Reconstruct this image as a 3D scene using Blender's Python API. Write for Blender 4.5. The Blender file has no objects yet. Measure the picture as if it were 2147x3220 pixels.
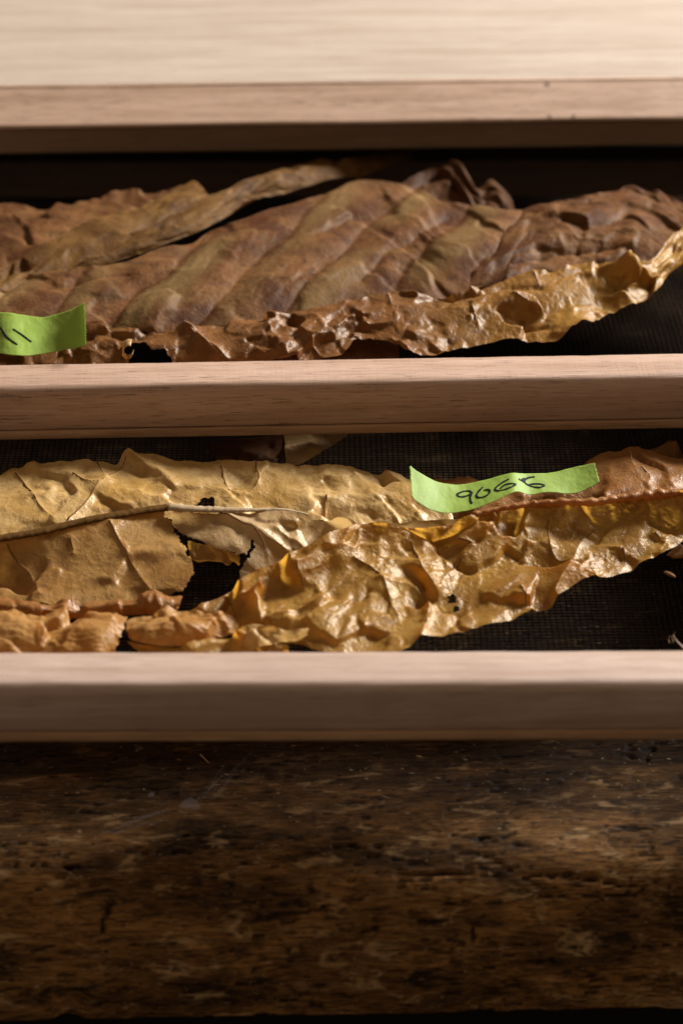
import bpy, math, random
import numpy as np
from mathutils import Vector, Matrix

S = bpy.context.scene
COL = S.collection
R = math.radians
MM = 0.001

# ------------------------------------------------------------------ camera
PITCH = R(28.5)
FPX = 8946.0                       # focal length in photograph pixels
PW, PH = 2147.0, 3220.0
TGT = np.array([0.0, 0.0, 0.012])
FW = np.array([0.0, math.cos(PITCH), -math.sin(PITCH)])
UP = np.array([0.0, math.sin(PITCH), math.cos(PITCH)])
CAM = TGT - FW * 1.0
cd = bpy.data.cameras.new('camera')
cam = bpy.data.objects.new('camera', cd)
COL.objects.link(cam)
cam.location = CAM
cam.rotation_euler = (math.pi / 2 - PITCH, 0, 0)
cd.sensor_fit = 'HORIZONTAL'
cd.sensor_width = 24.0
cd.lens = FPX / PW * 24.0
cd.clip_start = 0.05
cd.clip_end = 50
cd.dof.use_dof = True
cd.dof.focus_distance = 1.012
cd.dof.aperture_fstop = 9.0
S.camera = cam

# ------------------------------------------------------------------ light
W = bpy.data.worlds.new('World')
S.world = W
W.use_nodes = True
bgn = W.node_tree.nodes['Background']
bgn.inputs[0].default_value = (1.0, 0.78, 0.58, 1)
bgn.inputs[1].default_value = 0.24


def area(name, loc, target, sx, sy, power, col):
    l = bpy.data.lights.new(name, 'AREA')
    l.shape = 'RECTANGLE'
    l.size, l.size_y = sx, sy
    l.energy = power
    l.color = col
    o = bpy.data.objects.new(name, l)
    COL.objects.link(o)
    o.location = loc
    d = Vector(target) - Vector(loc)
    o.rotation_euler = d.to_track_quat('-Z', 'Y').to_euler()
    return o


area('window_light', (1.40, 1.36, 1.14), (0, 0.1, 0.02), 0.55, 0.55, 155, (0.95, 0.97, 1.0))

vs = S.view_settings
vs.view_transform = 'Standard'
vs.look = 'None'
vs.exposure = 0
vs.gamma = 1
S.render.resolution_x = 682
S.render.resolution_y = 1024

# ------------------------------------------------------------------ helpers


def unproject(px, py, z):
    """photograph pixel + height (m) -> world point, vectorised"""
    px = np.asarray(px, float); py = np.asarray(py, float); z = np.asarray(z, float)
    a = (px - PW / 2) / FPX
    b = (py - PH / 2) / FPX
    dx = a
    dy = FW[1] - UP[1] * b
    dz = FW[2] - UP[2] * b
    t = (z - CAM[2]) / dz
    return np.stack([CAM[0] + dx * t, CAM[1] + dy * t, CAM[2] + dz * t], -1)


def tag(o, label=None, cat=None, group=None, kind=None):
    if label: o['label'] = label
    if cat: o['category'] = cat
    if group: o['group'] = group
    if kind: o['kind'] = kind
    return o


def empty(name, loc, rz=0):
    o = bpy.data.objects.new(name, None)
    o.empty_display_size = 0.01
    COL.objects.link(o)
    o.location = loc
    o.rotation_euler = (0, 0, rz)
    return o


def mesh_obj(name, verts, faces, mat, parent=None, smooth=True, attrs=None):
    me = bpy.data.meshes.new(name)
    verts = np.asarray(verts, np.float32)
    if isinstance(faces, np.ndarray):
        n, k = faces.shape
        me.vertices.add(len(verts))
        me.vertices.foreach_set('co', verts.ravel())
        me.loops.add(n * k)
        me.loops.foreach_set('vertex_index', faces.ravel().astype(np.int32))
        me.polygons.add(n)
        me.polygons.foreach_set('loop_start', np.arange(0, n * k, k, dtype=np.int32))
        me.update(calc_edges=True)
        me.validate()
    else:
        me.from_pydata([tuple(v) for v in verts], [], faces)
    if smooth:
        me.polygons.foreach_set('use_smooth', np.ones(len(me.polygons), bool))
    if attrs:
        for k, v in attrs.items():
            a = me.attributes.new(k, 'FLOAT', 'POINT')
            a.data.foreach_set('value', np.asarray(v, np.float32))
    me.update()
    o = bpy.data.objects.new(name, me)
    COL.objects.link(o)
    if mat: me.materials.append(mat)
    if parent: o.parent = parent
    return o


# numpy gradient noise ------------------------------------------------
_prs = np.random.RandomState(7)
_PERM = np.concatenate([_prs.permutation(256)] * 3)
_GA = _prs.rand(256) * 2 * np.pi
_GR = np.stack([np.cos(_GA), np.sin(_GA)], -1)


def perlin(x, y, seed=0):
    x = np.asarray(x, float) + seed * 17.31
    y = np.asarray(y, float) + seed * 9.77
    xi = np.floor(x).astype(int); yi = np.floor(y).astype(int)
    xf = x - xi; yf = y - yi
    u = xf ** 3 * (xf * (xf * 6 - 15) + 10)
    v = yf ** 3 * (yf * (yf * 6 - 15) + 10)

    def g(ix, iy, fx, fy):
        h = _PERM[_PERM[ix & 255] + (iy & 255)]
        gr = _GR[h]
        return gr[..., 0] * fx + gr[..., 1] * fy
    a = g(xi, yi, xf, yf); b = g(xi + 1, yi, xf - 1, yf)
    c = g(xi, yi + 1, xf, yf - 1); d = g(xi + 1, yi + 1, xf - 1, yf - 1)
    return ((a * (1 - u) + b * u) * (1 - v) + (c * (1 - u) + d * u) * v) * 1.5


def fbm(x, y, seed=0, octv=4, gain=.5):
    s = 0; a = 1.0; f = 1.0
    for i in range(octv):
        s = s + a * perlin(x * f, y * f, seed + i * 3)
        a *= gain; f *= 2.03
    return s


def facets(x, y, cell, seed, beta=5.0, ani=1.0, ang=0.0):
    """crumpled-sheet height: random tilted facets blended into each other. unit slope. also ridge 0..1"""
    rs = np.random.RandomState(seed)
    ca, sa = math.cos(ang), math.sin(ang)
    X = (x * ca + y * sa) / ani
    Y = (-x * sa + y * ca)
    x0, x1, y0, y1 = X.min() - cell, X.max() + cell, Y.min() - cell, Y.max() + cell
    nx, ny = int((x1 - x0) / cell) + 1, int((y1 - y0) / cell) + 1
    gx, gy = np.meshgrid(np.arange(nx), np.arange(ny))
    cx = (x0 + (gx + .5 + (rs.rand(ny, nx) - .5) * .95) * cell).ravel()
    cy = (y0 + (gy + .5 + (rs.rand(ny, nx) - .5) * .95) * cell).ravel()
    tx = rs.randn(cx.size); ty = rs.randn(cx.size); hh = rs.randn(cx.size) * .25 * cell
    shp = X.shape
    X = X.ravel(); Y = Y.ravel()
    out = np.empty(X.size); rid = np.empty(X.size)
    CH = max(1, int(4e6 // cx.size))
    for i in range(0, X.size, CH):
        dx = X[i:i + CH, None] - cx[None]
        dy = Y[i:i + CH, None] - cy[None]
        d2 = (dx * dx + dy * dy) / (cell * cell)
        w = np.exp(-beta * (d2 - d2.min(1, keepdims=True)))
        ws = w.sum(1)
        out[i:i + CH] = (w * (hh + tx * dx + ty * dy)).sum(1) / ws
        rid[i:i + CH] = 1 - w.max(1) / ws
    return out.reshape(shp), np.clip(rid.reshape(shp) * 2, 0, 1)


def catmull(P, n):
    """resample polyline P (k,3) by a Catmull-Rom spline, n points, even by arc length"""
    P = np.asarray(P, float)
    if len(P) == 2:
        t = np.linspace(0, 1, n)[:, None]
        return P[0] * (1 - t) + P[1] * t
    Q = np.vstack([2 * P[0] - P[1], P, 2 * P[-1] - P[-2]])
    out = []
    for i in range(1, len(Q) - 2):
        t = np.linspace(0, 1, 24, endpoint=False)[:, None]
        a, b, c, d = Q[i - 1], Q[i], Q[i + 1], Q[i + 2]
        out.append(.5 * (2 * b + (c - a) * t + (2 * a - 5 * b + 4 * c - d) * t * t + (-a + 3 * b - 3 * c + d) * t ** 3))
    out = np.vstack(out + [P[-1:]])
    s = np.concatenate([[0], np.cumsum(np.linalg.norm(np.diff(out[:, :2], axis=0), axis=1))])
    q = np.linspace(0, s[-1], n)
    return np.stack([np.interp(q, s, out[:, k]) for k in range(out.shape[1])], -1)


def seg_dist(X, Y, pl):
    """distance of points to polyline"""
    best = np.full(X.shape, 1e9)
    for (ax, ay), (bx, by) in zip(pl[:-1], pl[1:]):
        dx, dy = bx - ax, by - ay
        L = dx * dx + dy * dy + 1e-9
        t = np.clip(((X - ax) * dx + (Y - ay) * dy) / L, 0, 1)
        best = np.minimum(best, np.hypot(X - ax - t * dx, Y - ay - t * dy))
    return best


def inpoly(X, Y, poly):
    ins = np.zeros(X.shape, bool)
    j = len(poly) - 1
    for i in range(len(poly)):
        xi, yi = poly[i]; xj, yj = poly[j]
        c = ((yi > Y) != (yj > Y)) & (X < (xj - xi) * (Y - yi) / (yj - yi + 1e-12) + xi)
        ins ^= c
        j = i
    return ins


def tube(path, radii, nseg=8, flat=1.0, nrm=None):
    """verts, faces of a tube along path (n,3)"""
    path = np.asarray(path, float)
    n = len(path)
    T = np.gradient(path, axis=0)
    T /= np.linalg.norm(T, axis=1, keepdims=True) + 1e-12
    up = np.tile(np.array([0, 0, 1.0]), (n, 1)) if nrm is None else nrm
    Bn = np.cross(T, up); Bn /= np.linalg.norm(Bn, axis=1, keepdims=True) + 1e-12
    N = np.cross(Bn, T)
    a = np.linspace(0, 2 * np.pi, nseg, endpoint=False)
    r = np.asarray(radii, float).reshape(-1, 1, 1) * np.ones((n, 1, 1))
    V = path[:, None] + r * (np.cos(a)[None, :, None] * Bn[:, None] + flat * np.sin(a)[None, :, None] * N[:, None])
    V = V.reshape(-1, 3)
    F = []
    for i in range(n - 1):
        for k in range(nseg):
            k2 = (k + 1) % nseg
            F.append((i * nseg + k, i * nseg + k2, (i + 1) * nseg + k2, (i + 1) * nseg + k))
    F.append(tuple(range(nseg - 1, -1, -1)))
    F.append(tuple((n - 1) * nseg + k for k in range(nseg)))
    return V, F


# ------------------------------------------------------------------ materials
class NT:
    def __init__(s, name):
        s.m = bpy.data.materials.new(name); s.m.use_nodes = True
        s.t = s.m.node_tree; s.t.nodes.clear()

    def n(s, typ, **kw):
        nd = s.t.nodes.new(typ)
        for k, v in kw.items(): setattr(nd, k, v)
        return nd

    def put(s, sock, v):
        if hasattr(v, 'links') or isinstance(v, bpy.types.NodeSocket): s.t.links.new(v, sock)
        elif isinstance(v, tuple) and len(v) == 3 and sock.type == 'RGBA': sock.default_value = v + (1,)
        else: sock.default_value = v

    def coord(s, scale=(1, 1, 1), loc=(0, 0, 0), rot=(0, 0, 0)):
        if not hasattr(s, '_tc'): s._tc = s.n('ShaderNodeTexCoord')
        mp = s.n('ShaderNodeMapping')
        mp.inputs['Scale'].default_value = scale
        mp.inputs['Location'].default_value = loc
        mp.inputs['Rotation'].default_value = rot
        s.t.links.new(s._tc.outputs['Object'], mp.inputs['Vector'])
        return mp.outputs[0]

    def noise(s, vec, scale, detail=3, rough=.5, dist=0.0):
        nd = s.n('ShaderNodeTexNoise')
        s.put(nd.inputs['Vector'], vec); nd.inputs['Scale'].default_value = scale
        nd.inputs['Detail'].default_value = detail; nd.inputs['Roughness'].default_value = rough
        nd.inputs['Distortion'].default_value = dist
        return nd.outputs['Fac']

    def ramp(s, fac, stops):
        nd = s.n('ShaderNodeValToRGB')
        e = nd.color_ramp.elements
        while len(e) < len(stops): e.new(.5)
        for i, (p, c) in enumerate(stops):
            e[i].position = p
            e[i].color = (c, c, c, 1) if not isinstance(c, tuple) else c + (1,)
        s.put(nd.inputs[0], fac)
        return nd.outputs[0]

    def mix(s, fac, a, b, blend='MIX'):
        nd = s.n('ShaderNodeMix', data_type='RGBA', blend_type=blend)
        s.put(nd.inputs[0], fac); s.put(nd.inputs[6], a); s.put(nd.inputs[7], b)
        return nd.outputs[2]

    def math(s, op, a, b=0.0, clamp=False):
        nd = s.n('ShaderNodeMath', operation=op, use_clamp=clamp)
        s.put(nd.inputs[0], a); s.put(nd.inputs[1], b)
        return nd.outputs[0]

    def attr(s, name):
        nd = s.n('ShaderNodeAttribute', attribute_name=name)
        return nd.outputs['Fac']

    def bump(s, h, strength, dist, prev=None):
        nd = s.n('ShaderNodeBump')
        nd.inputs['Strength'].default_value = strength; nd.inputs['Distance'].default_value = dist
        s.put(nd.inputs['Height'], h)
        if prev: s.put(nd.inputs['Normal'], prev)
        return nd.outputs[0]

    def out(s, sh):
        o = s.n('ShaderNodeOutputMaterial'); s.t.links.new(sh, o.inputs[0]); return s.m

    def bsdf(s, col, rough, spec=.4, normal=None, **kw):
        b = s.n('ShaderNodeBsdfPrincipled')
        s.put(b.inputs['Base Color'], col); s.put(b.inputs['Roughness'], rough)
        s.put(b.inputs['Specular IOR Level'], spec)
        if normal: s.put(b.inputs['Normal'], normal)
        for k, v in kw.items(): s.put(b.inputs[k], v)
        return b.outputs[0]


def wood_mat(name, light, dark, pore, pores=1.0, seed=0.0, rough=.5, knots=(), saw=0.0, spec=.4):
    t = NT(name)
    L = (seed, seed * .7, seed * 1.3)
    broad = t.noise(t.coord((1.2, 16, 16), L), 9, 3, .55, .6)
    grain = t.noise(t.coord((5, 210, 210), L), 6, 4, .6, .25)
    fine = t.noise(t.coord((10, 300, 300), L), 9, 2, .6)
    g = t.math('ADD', t.math('MULTIPLY', broad, .55), t.math('MULTIPLY', grain, .45))
    c = t.mix(t.ramp(g, [(.38, 0.0), (.58, 1.0)]), dark, light)
    c = t.mix(t.math('MULTIPLY', t.ramp(fine, [(.48, 0.0), (.68, 1.0)]), .6), c, dark)
    # open pores: short dark dashes along the grain
    pn = t.noise(t.coord((17, 300, 300), (seed * 2, 0, seed)), 6.5, 1, .4)
    pm = t.noise(t.coord((4, 60, 60), L), 4, 2, .5)
    pf = t.ramp(t.math('ADD', pn, t.math('MULTIPLY', t.math('SUBTRACT', pm, .5), .25)), [(.635, 0.0), (.685, 1.0)])
    c = t.mix(t.math('MULTIPLY', pf, .62 * pores), c, pore)
    blot = t.noise(t.coord((1, 1, 1), L), 14, 2, .5)
    c = t.mix(t.ramp(blot, [(.4, .0), (.7, .22)]), c, dark)
    for (kx, ky, kz, kr) in knots:
        d = t.n('ShaderNodeVectorMath', operation='DISTANCE')
        t.t.links.new(t.coord((1, 1, 1)), d.inputs[0]); d.inputs[1].default_value = (kx, ky, kz)
        wob = t.math('ADD', d.outputs['Value'], t.math('MULTIPLY', t.math('SUBTRACT', t.noise(t.coord(), 600, 2), .5), kr * .9))
        c = t.mix(t.ramp(t.math('DIVIDE', wob, kr), [(.35, .85), (1.0, 0.0)]), c, pore)
    h = t.math('SUBTRACT', t.math('MULTIPLY', grain, .5), t.math('MULTIPLY', pf, .7 * pores))
    if saw:
        sw = t.noise(t.coord((420, 8, 3), L), 2.2, 2, .5)
        c = t.mix(t.math('MULTIPLY', t.ramp(sw, [(.42, 0.0), (.62, 1.0)]), saw), c, tuple(x * .8 for x in light))
        h = t.math('ADD', h, t.math('MULTIPLY', sw, .5))
    nb = t.bump(h, .35, .00025)
    ro = t.math('ADD', rough - .08, t.math('MULTIPLY', grain, .2))
    return t.out(t.bsdf(c, ro, spec, nb))


def leaf_mat(name, a, b, c, seed=0.0, transl=.38, tcol=None, rough=.36, spec=.28, grad=None, ridge=.2, ridge_col=None, bmp=.5, netb=.2, netc=.10):
    """a main colour, b second tone, c dark spots; grad=(x0,x1,colour): pigment turns to colour along the leaf"""
    t = NT(name)
    L = (seed, seed * .37, seed * .71)
    n1 = t.noise(t.coord((1, 1, 1), L), 55, 4, .6, .3)
    col = t.mix(t.ramp(n1, [(.40, 0.0), (.62, 1.0)]), a, b)
    if grad:
        sx = t.n('ShaderNodeSeparateXYZ'); t.t.links.new(t.coord(), sx.inputs[0])
        f = t.math('DIVIDE', t.math('SUBTRACT', sx.outputs[0], grad[0]), grad[1] - grad[0], True)
        f = t.math('ADD', f, t.math('MULTIPLY', t.math('SUBTRACT', n1, .5), .9), True)
        col = t.mix(t.math('MULTIPLY', f, .9), col, grad[2])
    n2 = t.noise(t.coord((1, 1, 1), (seed + 3, 0, 1)), 190, 5, .65, .4)
    col = t.mix(t.ramp(n2, [(.5, 0.0), (.74, .85)]), col, c)
    n3 = t.noise(t.coord((1, 1, 1), L), 1400, 3, .6)
    col = t.mix(t.ramp(n3, [(.55, 0.0), (.8, .5)]), col, c)
    rc = ridge_col or (min(1, a[0] * 1.35), min(1, a[1] * 1.35), min(1, a[2] * 1.3))
    col = t.mix(t.math('MULTIPLY', t.attr('ridge'), ridge), col, rc)
    fine = t.noise(t.coord((1, 1, 1), L), 620, 4, .65, .3)
    def net(scale, w):
        v = t.n('ShaderNodeTexVoronoi', feature='DISTANCE_TO_EDGE')
        wob = t.n('ShaderNodeVectorMath', operation='ADD')
        nn = t.n('ShaderNodeTexNoise'); nn.inputs['Scale'].default_value = 160; nn.inputs['Detail'].default_value = 2
        t.put(nn.inputs['Vector'], t.coord((1, 1, 1), L))
        sc = t.n('ShaderNodeVectorMath', operation='SCALE'); t.put(sc.inputs[0], nn.outputs['Color']); sc.inputs['Scale'].default_value = .006
        t.put(wob.inputs[0], t.coord((1, .8, .8), L)); t.put(wob.inputs[1], sc.outputs[0])
        t.put(v.inputs['Vector'], wob.outputs[0]); v.inputs['Scale'].default_value = scale
        return t.ramp(v.outputs['Distance'], [(0.0, 1.0), (w, 0.0)])
    n4 = net(150, .09); n5 = net(430, .14)
    netv = t.math('ADD', t.math('MULTIPLY', n4, .7), t.math('MULTIPLY', n5, .35))
    col = t.mix(t.math('MULTIPLY', netv, netc), col, rc)
    nb0 = t.bump(fine, bmp, .0006)
    nb = t.bump(netv, netb, .0005, nb0)
    ro = t.math('ADD', rough - .1, t.math('MULTIPLY', n2, .22))
    p = t.bsdf(col, ro, spec, nb, **{'Specular Tint': (1.0, .80, .50)})
    tr = t.n('ShaderNodeBsdfTranslucent')
    tc = tcol or (.95, .52, .12)
    t.put(tr.inputs[0], t.mix(.5, col, t.mix(1.0, col, tc, 'MULTIPLY')) if False else t.mix(.55, col, tc))
    t.put(tr.inputs[1], nb)
    ms = t.n('ShaderNodeMixShader')
    ms.inputs[0].default_value = transl
    t.t.links.new(p, ms.inputs[1]); t.t.links.new(tr.outputs[0], ms.inputs[2])
    return t.out(ms.outputs[0])


def plain(name, col, rough=.6, spec=.3, nscale=300, namp=.3):
    t = NT(name)
    n = t.noise(t.coord(), nscale, 3)
    c = t.mix(t.ramp(n, [(.3, 0.0), (.7, namp)]), col, tuple(x * .45 for x in col))
    return t.out(t.bsdf(c, rough, spec))


M = {}
M['rail'] = wood_mat('oak_rail', (.52, .335, .235), (.34, .198, .12), (.085, .048, .028), 1.0, 0.0, .42, saw=.35, spec=.5)
M['rail_low'] = wood_mat('oak_rail_lower', (.50, .355, .275), (.37, .24, .165), (.15, .09, .055), .5, 3.1, .42, spec=.5)
M['batten'] = wood_mat('oak_batten', (.46, .27, .145), (.34, .185, .09), (.11, .06, .035), .7, 5.3, .5)
M['lid'] = wood_mat('pine_lid', (.45, .352, .27), (.33, .24, .17), (.10, .06, .04), .35, 7.7, .45)
M['edge'] = wood_mat('oak_edge', (.70, .47, .33), (.46, .285, .18), (.09, .05, .03), .8, 9.2, .42, spec=.5,
                     knots=((.0885, .0150, .0232, .0018), (.0885, -.0005, .0142, .0014), (.0985, -.0005, .0142, .0013), (.014, .0090, .0192, .0009)))
M['under'] = wood_mat('dark_oak', (.24, .145, .08), (.17, .098, .05), (.06, .035, .02), .6, 11.0, .55)
M['screen'] = plain('screen_wire', (.004, .0037, .0036), .8, .0)


def bench_mat():
    t = NT('old_bench_wood')
    grain = t.noise(t.coord((6, 60, 60)), 7, 6, .7, .6)
    streak = t.noise(t.coord((28, 300, 300)), 4, 4, .65, .3)
    patch = t.noise(t.coord((1, 2.2, 2.2), (.3, .1, 0)), 22, 4, .6, .5)
    c = t.mix(t.ramp(grain, [(.3, 0.0), (.7, 1.0)]), (.009, .005, .003), (.042, .022, .0095))
    # worn varnish and painted-in front light: warmer, lighter wood patches towards the rounded edge
    edge = t.attr('wear_and_light')
    wear_light_f = t.math('MULTIPLY', t.math('MULTIPLY', edge, t.ramp(patch, [(.36, .08), (.60, 1.0)])), .85)
    c = t.mix(wear_light_f, c, t.mix(t.ramp(streak, [(.35, 0.0), (.65, 1.0)]), (.13, .056, .017), (.38, .185, .058)))
    spots = t.noise(t.coord((1, 2.4, 2.4), (.9, .2, 0)), 62, 4, .65, .6)
    c = t.mix(t.math('MULTIPLY', t.ramp(spots, [(.56, 0.0), (.68, .85)]), t.math('ADD', t.math('MULTIPLY', edge, .85), .15)), c, (.42, .26, .12))
    c = t.mix(t.ramp(spots, [(.30, .9), (.42, 0.0)]), c, (.014, .009, .006))
    fg = t.noise(t.coord((24, 170, 170), (.5, 0, 0)), 8, 4, .7, .5)
    c = t.mix(t.ramp(fg, [(.34, .85), (.50, 0.0)]), c, (.007, .0045, .003))
    c = t.mix(t.math('MULTIPLY', t.ramp(fg, [(.56, 0.0), (.72, .7)]), t.math('ADD', t.math('MULTIPLY', edge, .8), .2)), c, (.22, .125, .05))
    # grey rubbed streaks
    gs = t.noise(t.coord((2.2, 26, 26), (1.7, 0, 0)), 14, 4, .7, .4)
    c = t.mix(t.ramp(gs, [(.60, 0.0), (.78, .5)]), c, (.09, .068, .05))
    sp = t.noise(t.coord((1, 1.6, 1.6), (.2, .6, 0)), 330, 3, .6, .3)
    c = t.mix(t.ramp(sp, [(.66, 0.0), (.72, .8)]), c, (.30, .20, .11))
    c = t.mix(t.ramp(sp, [(.27, .85), (.34, 0.0)]), c, (.006, .004, .003))
    # dark open cracks / pits
    pit = t.attr('pit')
    c = t.mix(t.math('MULTIPLY', pit, .92), c, (.004, .003, .003))
    # pale scratches and dust flecks
    fl = t.noise(t.coord((22, 130, 130), (.4, .4, 0)), 9, 2, .5)
    c = t.mix(t.ramp(fl, [(.69, 0.0), (.77, .5)]), c, (.26, .21, .15))
    c = t.mix(t.math('MULTIPLY', t.attr('scratch'), .5), c, (.20, .19, .19))
    h = t.math('ADD', t.math('MULTIPLY', grain, .6), t.math('MULTIPLY', streak, .5))
    nb = t.bump(h, .5, .0006)
    ro = t.math('ADD', .38, t.math('MULTIPLY', grain, .22))
    return t.out(t.bsdf(c, ro, .03, nb))


M['bench'] = bench_mat()
M['dark'] = plain('underbench_shade', (.012, .009, .007), .8, .1)  # near-black colour stands in for the unlit space under the bench
M['floor'] = plain('dark_floor', (.02, .016, .013), .85, .1, 20)

# ------------------------------------------------------------------ trays
TRAY_H = .021
RAIL_D = .020


def rail_mesh(length, depth, z0, z1, rf, rs, seed, chips=.00012):
    """rail along x, front face at y=0; front-top edge eased with radius rf, other edges rs"""
    prof = []
    def arc(cy, cz, r, a0, a1, n):
        for k in range(n + 1):
            a = R(a0 + (a1 - a0) * k / n)
            prof.append((cy + r * math.cos(a), cz + r * math.sin(a)))
    arc(rs, z0 + rs, rs, 270, 180, 2)
    arc(rf, z1 - rf, rf, 180, 90, 6)
    arc(depth - rs, z1 - rs, rs, 90, 0, 2)
    arc(depth - rs, z0 + rs, rs, 0, -90, 2)
    prof = np.array(prof)
    n = int(length / .003)
    xs = np.linspace(-length / 2, length / 2, n)
    k = len(prof)
    V = np.empty((n, k, 3))
    V[:, :, 0] = xs[:, None]
    a = np.arange(k)[None, :]
    wob = fbm(xs[:, None] * 60, a * .35 + 0 * xs[:, None], seed, 3)
    wob2 = fbm(xs[:, None] * 7, a * .1 + 0 * xs[:, None], seed + 9, 2)
    V[:, :, 1] = prof[None, :, 0] + wob * chips + wob2 * .0003
    V[:, :, 2] = prof[None, :, 1] + fbm(xs[:, None] * 60, a * .35 + 31, seed + 4, 3) * chips * (prof[None, :, 1] > z0 + .001)
    V = V.reshape(-1, 3)
    F = []
    for i in range(n - 1):
        for j in range(k):
            j2 = (j + 1) % k
            F.append((i * k + j, (i + 1) * k + j, (i + 1) * k + j2, i * k + j2))
    F.append(tuple(range(k))); F.append(tuple((n - 1) * k + j for j in range(k - 1, -1, -1)))
    return V, F


def screen_mesh(w, d, z, pitch, r, y0):
    V = []; F = []
    def bar(p, q, zz, wig):
        n = 2
        b = len(V)
        px, py = p; qx, qy = q
        ux, uy = qx - px, qy - py
        L = math.hypot(ux, uy); nx, ny = -uy / L * r, ux / L * r
        for (x, y) in ((px, py), (qx, qy)):
            V.extend([(x + nx, y + ny, zz), (x, y, zz + r), (x - nx, y - ny, zz), (x, y, zz - r)])
        for k in range(4):
            F.append((b + k, b + (k + 1) % 4, b + 4 + (k + 1) % 4, b + 4 + k))
    rs = random.Random(4)
    nx = int(w / pitch)
    for i in range(nx + 1):
        x = -w / 2 + i * pitch
        bar((x + rs.uniform(-.00005, .00005), y0), (x + rs.uniform(-.00005, .00005), y0 + d), z + r * .6, 0)
    ny = int(d / pitch)
    for i in range(ny + 1):
        y = y0 + i * pitch
        bar((-w / 2, y + rs.uniform(-.00005, .00005)), (w / 2, y + rs.uniform(-.00005, .00005)), z - r * .6, 0)
    return V, F


TW, TD = .420, .460


def tray(label, pxy_left, pxy_right, z0, mat, seed, rf):
    """pxy_*: photograph pixels of the inner top edge of the front rail at the picture's borders"""
    a = unproject(pxy_left[0], pxy_left[1], z0 + TRAY_H)
    b = unproject(pxy_right[0], pxy_right[1], z0 + TRAY_H)
    yaw = math.atan2(b[1] - a[1], b[0] - a[0])
    mid = (a + b) / 2
    # origin: front face centre at x = 0
    t = empty('drying_tray', (0, 0, 0))
    ox = mid[0] - (-math.sin(yaw)) * (-RAIL_D) * 0
    base = np.array([mid[0] + math.sin(yaw) * RAIL_D, mid[1] - math.cos(yaw) * RAIL_D, z0])
    t.location = base; t.rotation_euler = (0, 0, yaw)
    tag(t, label, 'tray', 'stacked drying trays')
    V, F = rail_mesh(TW, RAIL_D, .0042, TRAY_H, rf, .0007, seed)
    mesh_obj('front_rail', V, F, mat, t)
    V, F = rail_mesh(TW, RAIL_D, 0.0, .0038, .0008, .0006, seed + 2)
    V[:, 1] += .0004
    mesh_obj('front_batten', V, F, M['batten'], t)
    V, F = rail_mesh(TW, RAIL_D, .0042, TRAY_H, .001, .0007, seed + 3)
    V[:, 1] += TD - RAIL_D
    mesh_obj('back_rail', V, F, mat, t)
    for s in (-1, 1):
        V, F = rail_mesh(TD - 2 * RAIL_D - .0004, RAIL_D, .0042, TRAY_H - .0001, .001, .0007, seed + 5)
        V2 = V.copy(); V2[:, 0] = (TW / 2 - V[:, 1]) * s; V2[:, 1] = V[:, 0] + TD / 2
        if s < 0: F = [tuple(reversed(f)) for f in F]
        F = [tuple(reversed(f)) for f in F] if False else F
        mesh_obj('side_rail', V2, F, mat, t)
        V, F = rail_mesh(TD - 2 * RAIL_D - .0004, RAIL_D, 0.0, .0038, .0006, .0006, seed + 6)
        V2 = V.copy(); V2[:, 0] = (TW / 2 - .0004 - V[:, 1]) * s; V2[:, 1] = V[:, 0] + TD / 2
        if s < 0: F = [tuple(reversed(f)) for f in F]
        mesh_obj('side_batten', V2, F, M['batten'], t)
    V, F = screen_mesh(TW - .012, TD - .012, .0040, .0020, .00016, .006)
    tag(mesh_obj('wire_screen', V, F, M['screen'], t, smooth=False), kind='stuff')
    return t


Z2 = 0.0002
Z1 = Z2 + TRAY_H + .0002
Z0 = Z1 + TRAY_H + .0002
tray('oak framed screen tray on the dark bench, holding the strip numbered 9066', (0, 2052), (2147, 2045), Z2, M['rail_low'], 21, .0032)
tray('oak framed screen tray lying under the pale lid board, full of brown leaves', (0, 1146), (2147, 1110), Z1, M['rail'], 5, .0034)


def extrude(prof, W_, n, wob, seed):
    prof = np.array(prof); k = len(prof)
    xs = np.linspace(-W_ / 2, W_ / 2, n)
    V = np.empty((n, k, 3)); V[:, :, 0] = xs[:, None]
    j = np.arange(k)[None, :]
    V[:, :, 1] = prof[None, :, 0] + fbm(xs[:, None] * 12, j * .2, seed, 3) * wob
    V[:, :, 2] = prof[None, :, 1] + fbm(xs[:, None] * 9, j * .05, seed + 5, 3) * wob * .8
    F = []
    for i in range(n - 1):
        for q in range(k):
            q2 = (q + 1) % k
            F.append((i * k + q, (i + 1) * k + q, (i + 1) * k + q2, i * k + q2))
    F.append(tuple(range(k))); F.append(tuple((n - 1) * k + q for q in range(k - 1, -1, -1)))
    return V.reshape(-1, 3), F


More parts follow.
